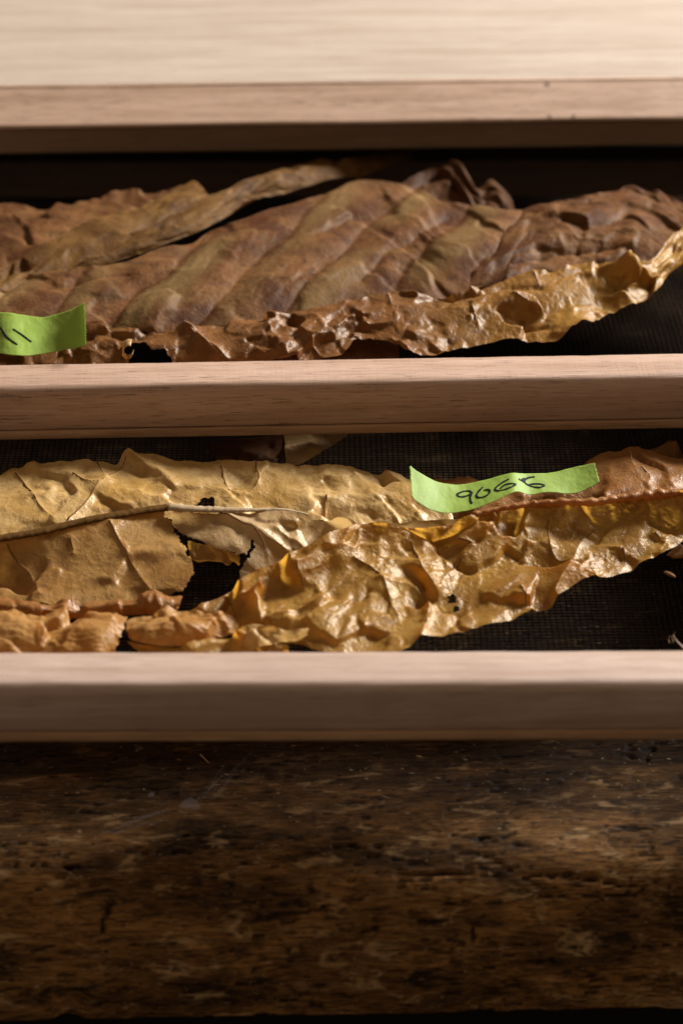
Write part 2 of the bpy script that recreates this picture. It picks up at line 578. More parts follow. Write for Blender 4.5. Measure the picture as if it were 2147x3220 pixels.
def lid():
    a = unproject(0, 486, Z0); b = unproject(2147, 458, Z0)
    yaw = math.atan2(b[1] - a[1], b[0] - a[0])
    mid = (a + b) / 2
    BV, CH, TH = .0122, .0172, .0247
    o = empty('tray_lid', mid, yaw)
    tag(o, 'thick pale wooden lid lying on top of the upper tray', 'lid')
    V, F = extrude([(.0006, .0003), (0, .0009), (0, BV - .0006), (.0006, BV - .0001), (.020, BV - .0001), (.020, .0003)], .46, 120, .0002, 3)
    mesh_obj('under_rail', V, F, M['under'], o, smooth=False)
    V, F = extrude([(-.0012, BV + .0003), (-.0018, BV + .0009), (-.0012, BV + .0018), (CH - .0008, TH - .0008), (CH, TH), (CH + .0012, TH), (CH + .0012, BV + .0003)], .46, 150, .0003, 13)
    mesh_obj('edge_strip', V, F, M['edge'], o, smooth=False)
    V, F = extrude([(CH + .0014, BV + .0003), (CH + .0014, TH + .0001), (.31, TH + .0001), (.31, BV + .0003)], .46, 60, .0001, 23)
    mesh_obj('top_panel', V, F, M['lid'], o, smooth=False)
    V, F = extrude([(.022, .0003), (.022, BV - .0001), (.31, BV - .0001), (.31, .0003)], .46, 10, 0.0, 33)
    mesh_obj('lower_panel', V, F, M['under'], o, smooth=False)


lid()

# ------------------------------------------------------------------ bench
BZ = -.050


def bench():
    e0 = unproject(0, 3172, BZ - .042); e1 = unproject(2147, 3134, BZ - .042)
    yaw = math.atan2(e1[1] - e0[1], e1[0] - e0[0])
    mid = (e0 + e1) / 2
    Wd = .62
    RY, RZ = .034, .042
    # profile param: flat top from back to front, then elliptical nosing
    back = .62
    flat = np.concatenate([np.linspace(back, .22, 12)[:-1], np.linspace(.22, RY, 210)])
    ang = np.linspace(90, 187, 64)[1:]
    py = np.concatenate([flat, RY + RY * np.cos(np.radians(ang))])
    pz = np.concatenate([np.zeros(len(flat)), -RZ + RZ * np.sin(np.radians(ang))])
    xs = np.linspace(-Wd / 2, Wd / 2, 900)
    s = np.concatenate([[0], np.cumsum(np.hypot(np.diff(py), np.diff(pz)))])
    ny = np.gradient(pz, s); nz = -np.gradient(py, s)
    X, Sg = np.meshgrid(xs, s, indexing='ij')
    Xm, Sm = X * 1000, Sg * 1000
    sf = (s - (back - RY)) * 1000                   # mm past the start of the nosing
    SF = np.broadcast_to(sf[None], X.shape)
    # pits: elongated along the grain
    pn = fbm(Xm / 9, Sm / 1.2, 11, 3)
    pmask = fbm(Xm / 45, Sm / 20, 23, 2)
    pit = np.clip((pn + .45 * pmask - .56) / .16, 0, 1)
    pn2 = fbm(Xm / 34, Sm / 3.0, 41, 3)
    pit2 = np.clip((pn2 + .3 * pmask - .80) / .15, 0, 1)
    # long cracks, traced where the photograph has them
    crack = np.zeros(X.shape)
    W0 = np.stack([X + 0, py[None] + 0 * X, pz[None] + 0 * X], -1)
    c_, s_ = math.cos(yaw), math.sin(yaw)
    wx = mid[0] + W0[..., 0] * c_ - W0[..., 1] * s_
    wy = mid[1] + W0[..., 0] * s_ + W0[..., 1] * c_
    wz = W0[..., 2] + BZ
    rel = np.stack([wx - CAM[0], wy - CAM[1], wz - CAM[2]], -1)
    dep = rel @ FW
    PX = PW / 2 + FPX * rel[..., 0] / dep
    PY = PH / 2 - FPX * (rel @ UP) / dep
    def c8(p): return [(x * .7015, 2300 + y * .7015) for x, y in p]
    def c9(p): return [(1050 + x * .6996, 2300 + y * .6996) for x, y in p]
    cracks = [(c8([(0, 600), (90, 603), (240, 604), (420, 612)]), 3), (c8([(540, 535), (620, 548), (800, 545), (960, 543)]), 3.5),
              (c8([(0, 512), (60, 515), (280, 492)]), 3), (c8([(780, 462), (1000, 470), (1120, 480)]), 4), (c9([(0, 518), (120, 522), (210, 520)]), 6),
              (c9([(520, 465), (600, 475), (720, 485), (820, 460)]), 5), (c9([(1290, 80), (1440, 82)]), 6), (c9([(1310, 115), (1400, 130)]), 9),
              (c9([(870, 650), (1060, 652), (1180, 672), (1270, 690), (1400, 702)]), 5), (c9([(930, 740), (1100, 745), (1300, 735), (1568, 740)]), 4.5),
              (c9([(500, 775), (620, 765), (750, 772)]), 11), (c9([(300, 860), (500, 845), (640, 840)]), 4), (c9([(910, 1045), (960, 1035), (1020, 1045)]), 13),
              (c9([(700, 965), (1000, 968), (1300, 965), (1568, 960)]), 3), (c8([(590, 960), (680, 972), (780, 960)]), 8), (c8([(450, 900), (465, 850), (490, 780)]), 13),
              (c9([(1150, 1128), (1300, 1115), (1420, 1112)]), 5), (c8([(1060, 1135), (1200, 1140)]), 9), (c9([(630, 880), (625, 940)]), 7), (c9([(130, 900), (200, 885)]), 12)]
    jx = fbm(PX / 60, PY / 30, 5, 3) * 10
    near = PX
    for pl, wdt in cracks:
        d = seg_dist(PX + jx, PY + fbm(PX / 40, PY / 40, 9, 2) * 5, pl)
        wv = wdt * (.75 + .8 * np.clip(fbm(PX / 45, PY / 300, 77, 2), -.6, 1))
        crack = np.maximum(crack, np.clip(1.25 - d / np.maximum(wv, 1), 0, 1))
    scr = np.zeros(X.shape)
    rs = random.Random(3)
    for (x0, y0, x1, y1, n) in ((1090, 95, 900, 340, 9), (800, 340, 490, 450, 9), (1130, 90, 960, 260, 3), (700, 400, 560, 440, 4)):
        for i in range(n):
            ox, oy = rs.uniform(-35, 35), rs.uniform(-12, 12)
            t0, t1 = sorted((rs.random(), rs.random()))
            pl = c8([(x0 + (x1 - x0) * t0 + ox, y0 + (y1 - y0) * t0 + oy), (x0 + (x1 - x0) * t1 + ox, y0 + (y1 - y0) * t1 + oy)])
            scr = np.maximum(scr, np.clip(1.0 - seg_dist(PX, PY, pl) / 2.2, 0, 1) * rs.uniform(.3, .8))
    pd = inpoly(PX + jx * .8, PY + jx * .5, c8([(800, 335), (830, 310), (880, 300), (890, 345), (840, 352)]))
    scr = np.maximum(scr, pd * .5)
    for poly in ([(610, 75), (635, 66), (645, 84), (620, 92)], [(660, 275), (690, 268), (692, 290), (665, 292)]):
        scr = np.maximum(scr, inpoly(PX + jx * .5, PY + jx * .4, c8(poly)) * .55)
    und = fbm(Xm / 60, Sm / 25, 2, 3)
    disp = -.0007 * np.maximum(pit * .8, pit2) - .0012 * crack + .0006 * und * np.clip(sf / 10 + .2, .15, 1)[None] + .00018 * fbm(Xm / 8, Sm / .9, 14, 3)
    # battered lower edge
    low = np.clip((sf - 45) / 15, 0, 1)[None]
    disp += low * (-.0016 * np.clip(fbm(Xm / 22, Sm / 60, 31, 3), 0, 1))
    nick = np.exp(-((PX - 215) / 45) ** 2) * np.clip((PY - 3110) / 40, 0, 1)
    disp -= .003 * nick
    W0[..., 1] += disp * ny[None] * -1 * -1
    W0[..., 2] += disp * nz[None]
    wear_and_light = np.clip((sf + 40) / 62, 0, 1)[None] * np.ones_like(X)  # wear plus painted light, both rising towards the front edge
    wear_and_light = np.clip(wear_and_light + .35 * fbm(Xm / 40, Sm / 12, 61, 3) * (wear_and_light > .02) , 0, 1)
    n0, n1 = X.shape
    idx = np.arange(n0 * n1).reshape(n0, n1)
    F = np.stack([idx[:-1, :-1], idx[:-1, 1:], idx[1:, 1:], idx[1:, :-1]], -1).reshape(-1, 4)[:, ::-1]
    b = empty('old_bench', (mid[0], mid[1], BZ), yaw)
    tag(b, 'scarred dark wooden bench with worn rounded front edge under the trays', 'bench')
    mesh_obj('bench_top', W0.reshape(-1, 3), F, M['bench'], b, attrs={'pit': np.clip(np.maximum(np.maximum(pit * .8, pit2 * .9), crack), 0, 1).ravel(), 'wear_and_light': wear_and_light.ravel(), 'scratch': scr.ravel()})
    # underside, added near-black panel and legs
    def box(name, x0, x1, y0, y1, z0, z1, m):
        v = [(x, y, z) for x in (x0, x1) for y in (y0, y1) for z in (z0, z1)]
        f = [(0, 1, 3, 2), (4, 6, 7, 5), (0, 4, 5, 1), (2, 3, 7, 6), (0, 2, 6, 4), (1, 5, 7, 3)]
        return mesh_obj(name, v, f, m, b, smooth=False)
    box('bench_underside', -Wd / 2, Wd / 2, .009, back, -.052, -.0445, M['dark'])
    box('added_apron', -Wd / 2 + .03, Wd / 2 - .03, .05, .075, -.20, -.0525, M['dark'])  # panel added so the gap under the bench stays black
    for sx in (-1, 1):
        for yy in (.08, back - .09):
            x = sx * (Wd / 2 - .07)
            box('leg', x - .03, x + .03, yy, yy + .06, -.75, -.0525, M['dark'])


bench()
v = [(-3, -3, -.8), (3, -3, -.8), (3, 3, -.8), (-3, 3, -.8)]
tag(mesh_obj('floor', v, [(0, 1, 2, 3)], M['floor'], smooth=False), kind='structure')

# wooden bearers that carry the lower tray above the bench
def bearer(x, label):
    V, F = rail_mesh(.34, .024, 0.0, -BZ - .0003, .001, .001, 71)
    V2 = V.copy(); V2[:, 0] = V[:, 1]; V2[:, 1] = V[:, 0] + .17
    o = mesh_obj('bearer_block', V2, [tuple(reversed(f)) for f in F], M['under'])
    o.location = (x, TRAY2.location.y + .05, BZ + .0006)
    tag(o, label, 'wood block', 'bearers under the lower tray')


TRAY2 = [o for o in bpy.data.objects if o.name == 'drying_tray'][0]
bearer(-.206, 'dark wooden bearer under the side of the lower tray, on the bench')
bearer(.182, 'dark wooden bearer under the side of the lower tray, on the bench')

# ------------------------------------------------------------------ leaves
def c2(p): return [(x * .7015, 440 + y * .7014) + tuple(r) for x, y, *r in p]
def c3(p): return [(1050 + x * .6996, 440 + y * .6994) + tuple(r) for x, y, *r in p]
def c6(p): return [(x * .7015, 1360 + y * .7015) + tuple(r) for x, y, *r in p]
def c7(p): return [(1050 + x * .6996, 1360 + y * .6994) + tuple(r) for x, y, *r in p]


def leaf(label, rows, mat, seed, zb, cell=13, tilt=.28, fine=.10, ani=1.4, ang=.9, sag=0.0, veins=(), folds=(), holes=(),
         midrib=None, ruffle=.6, micro=.12, ragged=6.0, res=.55, group='dried tobacco leaves in the trays', name='tobacco_leaf',
         vein_mat=None, rib_mat=None, beta=18.0, torn=(0, 0, 0, 0), cap=None, cat='leaf', vamp=.6, rflat=.45, pleat=None, streak=0.0, crisp=.09):
    """rows: back to front; each a list of (px, py, height above the tray bottom in mm)."""
    rows = [np.array(r, float) for r in rows]
    L = max(np.sum(np.hypot(*np.diff(r[:, :2], axis=0).T)) for r in rows) / 8.9 / 1000
    nu = max(24, int(L / (res * MM)))
    G = np.stack([catmull(r, nu) for r in rows], 0)            # rows, nu, 3
    span = np.sum(np.linalg.norm(np.diff(G[:, nu // 2, :2] * np.array([1, 1.8]), axis=0), axis=1)) / 8.9
    nv = int(max(14, span / res * .95))
    t = np.linspace(0, 1, nv)
    k = len(rows)
    if k == 2:
        P = G[0][None] * (1 - t)[:, None, None] + G[1][None] * t[:, None, None]
    else:
        q = t * (k - 1)
        i = np.minimum(q.astype(int), k - 2); f = (q - i)[:, None, None]
        a = G[np.maximum(i - 1, 0)]; b = G[i]; c = G[i + 1]; d = G[np.minimum(i + 2, k - 1)]
        P = .5 * (2 * b + (c - a) * f + (2 * a - 5 * b + 4 * c - d) * f ** 2 + (-a + 3 * b - 3 * c + d) * f ** 3)
    PX, PY, H = P[..., 0], P[..., 1], P[..., 2].copy()
    tv = t[:, None]
    H = H + sag * 4 * tv * (1 - tv)
    base = unproject(PX, PY, zb + H * MM)
    # metric sheet coordinates
    ds = np.linalg.norm(np.diff(base, axis=0), axis=2)
    T = np.concatenate([np.zeros((1, nu)), np.cumsum(ds, 0)], 0) * 1000
    Sx = base[..., 0] * 1000
    du = np.gradient(base, axis=1); dv = np.gradient(base, axis=0)
    N = np.cross(dv, du)
    N /= np.linalg.norm(N, axis=2, keepdims=True) + 1e-12
    if N[..., 2].mean() < 0: N = -N
    wx_ = 2.2 * perlin(Sx / 7, T / 7, seed + 60); wy_ = 2.2 * perlin(Sx / 7, T / 7, seed + 61)
    f1, r1 = facets(Sx + wx_, T + wy_, cell, seed, beta, ani, ang)
    f2, r2 = facets(Sx + wx_, T + wy_, cell * .40, seed + 50, 9.0, 1.2, ang + .6)
    msk = np.clip(.55 + .9 * perlin(Sx / 22, T / 22, seed), 0.1, 1.3)
    msk2 = np.clip(.75 + 1.1 * perlin(Sx / 30, T / 30, seed + 77), .25, 1.5)
    D = tilt * f1 * msk2 + fine * msk * f2
    if pleat:
        p0, sp, am = pleat
        ph = (PX + PY - 1000 - p0 + 40 * fbm(PX / 260, PY / 260, seed + 31, 2)) / sp
        fr = ph % 1
        band = np.clip((fr - .04) / .1, 0, 1) * np.clip((.62 - fr) / .3, 0, 1) * np.clip(.5 + 1.2 * perlin(np.floor(ph) * 3.7, T / 40, seed + 6), 0, 1)
        D = D + am * np.abs(np.sin(np.pi * ph)) ** .9 * np.clip(1.2 - ((tv - .5) * 1.7) ** 2, .2, 1)
    if micro: D = D + micro * msk * fbm(Sx / 3.2, T / 3.2, seed + 5, 3)
    # edges ruffle
    ue = np.linspace(0, 1, nu)[None]
    Lm = L * 1000
    ed = np.minimum(tv, 1 - tv) * T[-1][None]
    rf = np.exp(-ed / 3.5)
    D = D + ruffle * rf * fbm(Sx / 9, T / 30, seed + 8, 3)
    rm = np.clip(.2 + 1.6 * perlin(Sx / 12, T / 12, seed + 33), 0, 1)
    D = D + crisp * rm * (.5 - np.abs(fbm(Sx / 3.0, T / 3.0, seed + 34, 2))) * 2
    if streak: D = D + streak * np.abs(fbm(Sx / 11 + T / 14, T / 1.7, seed + 90, 2))
    ridge = r1 * .3 + r2 * .15 + (band if pleat else 0)
    wpx = PX; wpy = (PY) * 1.75
    for pl, amp, wd in folds:
        q = [(x, y * 1.75) for x, y in pl]
        d = seg_dist(wpx + fbm(PX / 90, PY / 90, seed + 2, 2) * 14, wpy, q) / 8.9
        D = D + amp * np.exp(-d / wd)
    vein_paths = []
    for vv in veins:
        pl = catmull(np.array([(x, y) for x, y in vv], float), 26)
        q = [(x, y * 1.75) for x, y in pl]
        d = seg_dist(wpx, wpy, q[::2]) / 8.9
        D = D + vamp * (1.5 * np.exp(-d / 4.5) + .45 * np.exp(-d / .5))
        ridge = np.maximum(ridge, np.exp(-(d / .55) ** 2))
        ii = []
        for (x, y) in pl:
            e = (PX - x) ** 2 + (PY - y) ** 2
            m = np.argmin(e)
            if e.flat[m] < 30 ** 2: ii.append(m)
        vein_paths.append(ii)
    pos = base + N * (D * MM)[..., None]
    lowz = zb + .0044
    zz = pos[..., 2]
    pos[..., 2] = np.where(zz < lowz + .001, lowz + .001 * np.exp(np.minimum((zz - lowz - .001) / .001, 0)), zz)   # stays above the screen
    if cap: pos[..., 2] = np.minimum(pos[..., 2], cap)
    keep = np.ones((nv, nu), bool)
    jx = fbm(PX / 26, PY / 26, seed + 3, 3) * ragged
    jy = fbm(PX / 26, PY / 26, seed + 13, 3) * ragged
    for hp in holes: keep &= ~inpoly(PX + jx, PY + jy, hp)
    # frayed edges
    eb = .9 * ragged * (fbm(Sx / 6, T * 0 + 1, seed + 21, 4)) / 8.9
    keep &= ed > np.clip(eb - .05, 0, None)
    sl = np.minimum(ue, 1 - ue) * Lm
    es = 1.6 * ragged * (fbm(T / 6, T * 0 + 4, seed + 22, 4)) / 8.9
    keep &= sl > np.clip(es, 0, None)
    idx = np.arange(nv * nu).reshape(nv, nu)
    F = np.stack([idx[:-1, :-1], idx[:-1, 1:], idx[1:, 1:], idx[1:, :-1]], -1).reshape(-1, 4)
    kk = keep.ravel()
    F = F[kk[F].all(1)]
    used = np.zeros(nv * nu, bool); used[F.ravel()] = True
    remap = np.cumsum(used) - 1
    flat = pos.reshape(-1, 3)
    V = flat[used]
    org = np.array([V[:, 0].mean(), V[:, 1].mean(), V[:, 2].min()])
    root = empty(name, org)
    tag(root, label, cat, group)
    lam = mesh_obj('lamina', V - org, remap[F], mat, root, attrs={'ridge': ridge.ravel()[used]})
    NF = N.reshape(-1, 3)
    for ii in vein_paths:
        ii = [m for m in ii if kk[m]]
        if len(ii) < 6: continue
        pth = flat[ii] - NF[ii] * .00012
        pth[1:-1] = (pth[:-2] + pth[1:-1] * 2 + pth[2:]) / 4
        rr = np.linspace(.00036, .00012, len(ii))
        v_, f_ = tube(pth - org, rr, 6)
        mesh_obj('vein', v_, f_, vein_mat or mat, lam)
    if midrib:
        pts, r0, r1_, bump_ = midrib
        pp = catmull(np.array(pts, float), 90)
        w = unproject(pp[:, 0], pp[:, 1], zb + pp[:, 2] * MM)
        rr = np.linspace(r0, r1_, 90) * MM * (1 + bump_ * fbm(np.arange(90) / 2.6, np.zeros(90), seed + 40, 2))
        w[:, 2] += bump_ * .0006 * fbm(np.arange(90) / 3.3, np.zeros(90) + 3, seed + 41, 2)
        v_, f_ = tube(w - org, rr, 12, rflat)
        v_ = v_ + (fbm(v_[:, 0] * 900, v_[:, 1] * 900 + v_[:, 2] * 700, seed, 2) * .00012)[:, None]
        mesh_obj('midrib', v_, f_, rib_mat or vein_mat or mat, root, attrs={'ridge': np.zeros(len(v_))})
    return root


M['gold'] = leaf_mat('leaf_gold', (.62, .325, .07), (.42, .185, .03), (.19, .07, .013), 0.0, .52, (.92, .44, .035), bmp=.5, spec=.5, rough=.34)
M['pale'] = leaf_mat('leaf_pale', (.66, .41, .155), (.50, .27, .066), (.29, .135, .034), 2.0, .27, (.85, .42, .05), spec=.46, rough=.37, bmp=.32)
M['tan'] = leaf_mat('leaf_tan', (.47, .25, .075), (.33, .15, .034), (.18, .075, .02), 4.0, .32, (.82, .36, .03), spec=.46, rough=.37, bmp=.32)
M['cream'] = leaf_mat('leaf_cream', (.58, .38, .19), (.48, .28, .10), (.30, .17, .08), 5.0, .34, (.9, .55, .16), spec=.46, rough=.37, bmp=.32)
M['orange'] = leaf_mat('leaf_orange', (.64, .33, .105), (.50, .225, .055), (.28, .115, .03), 6.0, .42, (.9, .42, .06))
M['brown'] = leaf_mat('leaf_brown', (.25, .10, .027), (.11, .037, .011), (.06, .022, .008), 8.0, .28, (.45, .15, .02), grad=(.01, .125, (.50, .25, .038)), spec=.24, rough=.38)
M['umber'] = leaf_mat('leaf_umber', (.20, .084, .029), (.088, .028, .010), (.04, .013, .006), 10.0, .25, (.42, .2, .06), spec=.07, rough=.5, bmp=.6, ridge=.7, ridge_col=(.25, .15, .055), netb=.1, netc=.03)  # base darkened, holds part of the upper tray's shade
M['ochre'] = leaf_mat('leaf_ochre', (.20, .098, .03), (.09, .038, .011), (.04, .017, .006), 12.0, .28, (.5, .25, .05), spec=.05, rough=.5)  # base lowered to put the lid's shade into the back leaves
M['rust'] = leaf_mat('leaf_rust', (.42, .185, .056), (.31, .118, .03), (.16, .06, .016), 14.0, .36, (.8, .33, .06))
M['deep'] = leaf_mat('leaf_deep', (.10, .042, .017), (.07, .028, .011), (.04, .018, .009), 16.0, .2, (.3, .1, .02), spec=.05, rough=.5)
M['rib_pale'] = plain('rib_pale', (.44, .30, .165), .6, .12, 260, .6)
M['rib_brown'] = plain('rib_brown', (.12, .058, .018), .8, .0, 500, .7)
M['rib_tan'] = plain('rib_tan', (.42, .215, .085), .5, .4, 400, .6)
M['vein_gold'] = plain('vein_gold', (.20, .095, .026), .7, .05, 500, .5)

# ---- lower tray
ZB = Z2
leaf('broad pale yellow leaf lying across the lower tray behind a brown midrib',
     [[(-40, 1492, 16), (0, 1486, 16), (70, 1469, 17), (175, 1458, 18), (300, 1444, 19), (400, 1452, 18), (490, 1437, 19), (560, 1448, 18.5), (690, 1451, 18), (810, 1458, 18), (980, 1465, 17.5), (1100, 1466, 17), (1190, 1477, 16), (1260, 1500, 15), (1330, 1535, 13), (1400, 1560, 11)],
      [(-40, 1600, 17), (200, 1575, 18), (420, 1545, 18.5), (690, 1530, 18), (980, 1545, 17), (1180, 1555, 15), (1315, 1590, 13), (1420, 1595, 11)],
      [(-40, 1735, 12.5), (200, 1695, 13.5), (420, 1650, 14.5), (690, 1635, 14.5), (980, 1650, 13.5), (1180, 1655, 11), (1320, 1660, 10), (1430, 1650, 9)]],
     M['pale'], 104, ZB, cell=19, tilt=.13, fine=.11, micro=.22, ruffle=.8, ragged=3,
     veins=[[(210, 1651), (260, 1598), (330, 1514), (393, 1465), (420, 1446)], [(49, 1493), (91, 1542), (133, 1605), (175, 1651)],
            c6([(432, 122), (470, 205)]), c6([(990, 155), (1020, 240), (1080, 285)]), c6([(1145, 145), (1155, 230), (1090, 280)]), c6([(1460, 290), (1455, 380)]), c6([(330, 195), (400, 235), (450, 245)])],
     holes=[c6([(875, 330), (905, 300), (950, 293), (960, 310), (960, 335)])], vein_mat=M['vein_gold'])

leaf('tan half leaf with torn ragged right edge hanging below its brown midrib',
     [c6([(-50, 490, 17.5), (150, 458, 18), (300, 425, 18.5), (420, 395, 19), (540, 375, 19), (650, 355, 19), (752, 340, 19)]),
      c6([(-50, 565, 13), (150, 550, 13.2), (300, 540, 13.5), (450, 530, 14), (600, 505, 14.5), (720, 470, 15), (810, 450, 15)]),
      c6([(-50, 655, 9), (150, 655, 9.5), (300, 652, 10), (450, 642, 10.5), (600, 640, 11), (750, 620, 11.5), (880, 605, 12)]),
      c6([(-50, 770, 6.5), (180, 785, 7), (300, 785, 7), (450, 770, 7), (560, 755, 7.5), (680, 735, 8), (830, 715, 9)])],
     M['tan'], 121, ZB, cell=20, tilt=.12, fine=.09, micro=.16, ruffle=.4, ragged=9,
     veins=[c6([(490, 405), (540, 500), (600, 600), (640, 660), (685, 722)]), c6([(30, 500), (75, 575), (130, 620), (160, 690), (185, 755)]), c6([(320, 480), (330, 550)])],
     holes=[c6([(740, 335), (762, 390), (795, 455), (835, 520), (858, 580), (878, 625), (850, 680), (822, 715), (960, 720), (960, 330)])],
     midrib=(c6([(-50, 482, 18), (150, 450, 18.6), (300, 415, 19), (420, 388, 19.5), (540, 368, 19.6), (650, 348, 19.6), (755, 335, 19.6)]), 2.1, 2.0, .12), rib_mat=M['rib_brown'], vein_mat=M['vein_gold'])

leaf('cream leaf with glossy pale midrib and a ragged torn flap over the wire screen',
     [c6([(760, 345, 20), (860, 352, 20), (970, 356, 20), (1100, 356, 20), (1270, 352, 20), (1400, 376, 19), (1580, 398, 18), (1760, 395, 17), (1920, 390, 16), (2080, 385, 15)]),
      c6([(758, 390, 16.5), (870, 415, 17), (980, 420, 18), (1130, 425, 18), (1290, 425, 17), (1420, 440, 16), (1580, 445, 15), (1760, 430, 14), (1930, 420, 13.5), (2090, 415, 13)]),
      c6([(765, 440, 14), (880, 490, 15), (1000, 525, 16), (1110, 520, 15), (1240, 520, 13), (1390, 530, 12), (1560, 510, 11), (1740, 480, 10), (1930, 460, 10), (2090, 450, 10)]),
      c6([(800, 500, 9), (900, 590, 9), (1000, 640, 9), (1100, 650, 9), (1200, 640, 8), (1350, 620, 7), (1520, 580, 7), (1720, 540, 7), (1930, 510, 7), (2090, 500, 7)])],
     M['cream'], 131, ZB, cell=17, tilt=.20, fine=.07, micro=.08, ruffle=.6, ragged=6,
     veins=[c6([(990, 362), (1060, 400), (1140, 445), (1200, 490), (1280, 530)]), c6([(1140, 450), (1170, 495), (1200, 560)])],
     folds=[(c6([(1000, 365), (1150, 440), (1290, 535)]), 1.6, 3.0), (c6([(1230, 430), (1360, 510)]), 1.5, 2.5)],
     holes=[c6([(740, 380), (790, 435), (860, 475), (920, 490), (935, 515), (1010, 525), (1080, 548), (1112, 550), (1120, 525), (1138, 470), (1128, 525), (1108, 560), (1080, 600), (1065, 680), (700, 680)])],
     midrib=(c6([(760, 332, 20.4), (860, 342, 20.6), (970, 346, 20.6), (1100, 347, 20.6), (1270, 346, 20.0), (1380, 366, 18.8)]), 2.3, .5, .15), rib_mat=M['rib_pale'], vein_mat=M['vein_gold'])

leaf('small orange torn scrap of leaf beneath the ragged cream flap',
     [c6([(815, 470, 12), (900, 490, 12.5), (1000, 520, 12.5), (1100, 545, 12)]), c6([(835, 530, 10), (880, 560, 10), (980, 575, 9), (1085, 580, 9)]), c6([(868, 585, 8), (940, 583, 8), (1010, 590, 7.5), (1075, 600, 7)])],
     M['tan'], 141, ZB, cell=9, tilt=.3, ragged=8, ruffle=1.0, micro=.1)

leaf('thin orange leaf lip with torn end running along the lower tray beside the screen hole',
     [c6([(-50, 735, 9), (0, 742, 9), (150, 768, 9), (300, 772, 9), (430, 752, 10), (560, 737, 10.5), (690, 722, 11), (760, 732, 11), (826, 732, 11)]),
      c6([(-50, 770, 11.5), (150, 790, 11.5), (300, 792, 11.5), (450, 778, 12), (600, 765, 12.5), (720, 760, 12.5), (815, 765, 12)]),
      c6([(-50, 830, 8), (150, 835, 8), (300, 840, 8), (450, 830, 8.5), (600, 825, 8.5), (720, 820, 9), (800, 812, 9)])],
     M['rust'], 151, ZB, cell=11, tilt=.2, fine=.15, streak=.4, beta=40, micro=.12, ruffle=.8, ragged=6,
     folds=[(c6([(640, 790), (680, 725), (720, 790)]), 1.2, 1.5)])

leaf('rolled orange leaf with frayed right end leaning against the lower front rail',
     [c6([(-50, 800, 11), (60, 800, 11.5), (150, 812, 11.5), (250, 808, 12), (400, 812, 12.5), (480, 802, 12.5), (580, 815, 12)]),
      c6([(-50, 870, 14), (80, 868, 14.5), (200, 870, 14.5), (330, 868, 15), (450, 870, 15), (575, 865, 13)]),
      c6([(-50, 965, 12), (80, 975, 12), (200, 978, 12), (330, 985, 11), (430, 985, 11), (535, 950, 10)]),
      c6([(-50, 1010, 8), (80, 1030, 8), (200, 1030, 8), (330, 1035, 7), (430, 1030, 7), (500, 1000, 7)])],
     M['orange'], 161, ZB, cell=14, tilt=.20, fine=.17, streak=.5, beta=40, ani=1.8, ang=.7, micro=.1, ragged=10, ruffle=1.2,
     folds=[(c6([(280, 960), (330, 880), (400, 820)]), 1.4, 4.0), (c6([(130, 810), (170, 860), (160, 960)]), -1.2, 3.0)],
     holes=[c6([(590, 800), (560, 870), (540, 935), (490, 990), (620, 1010), (640, 800)])])

leaf('crumpled orange leaf end between the rolled leaf and the big golden leaf',
     [c6([(560, 850, 11), (630, 822, 12), (750, 800, 13), (880, 806, 13), (985, 815, 12.5), (1080, 830, 11)]),
      c6([(555, 880, 12), (640, 875, 14), (750, 868, 14.5), (860, 868, 14), (960, 860, 12), (1080, 870, 10)]),
      c6([(565, 915, 10), (640, 950, 10.5), (750, 965, 10), (850, 955, 9), (920, 930, 9), (1060, 905, 9)])],
     M['orange'], 171, ZB, cell=13, tilt=.22, fine=.18, streak=.5, beta=40, ani=1.5, micro=.1, ragged=8, ruffle=1.0,
     folds=[(c6([(620, 945), (660, 870), (760, 815)]), 1.2, 4.0), (c6([(905, 900), (940, 860), (985, 820)]), 1.6, 2.5)])

leaf('long amber strip of leaf edge drooping behind the lower front rail',
     [c6([(560, 930, 9), (660, 955, 9.5), (780, 962, 10), (900, 930, 10.5), (1010, 905, 11), (1110, 905, 11), (1200, 930, 10.5), (1300, 950, 10)]),
      c6([(600, 975, 8), (700, 985, 8.5), (800, 990, 9), (930, 975, 9), (1040, 970, 9.5), (1120, 970, 9.5), (1210, 975, 9), (1300, 990, 8.5)]),
      c6([(640, 1020, 7), (740, 1030, 7), (840, 1030, 7), (940, 1030, 7), (1060, 1030, 7), (1130, 1025, 7), (1220, 1020, 7), (1300, 1030, 7)])],
     M['gold'], 181, ZB, cell=12, tilt=.22, fine=.1, ragged=5, ruffle=.8)

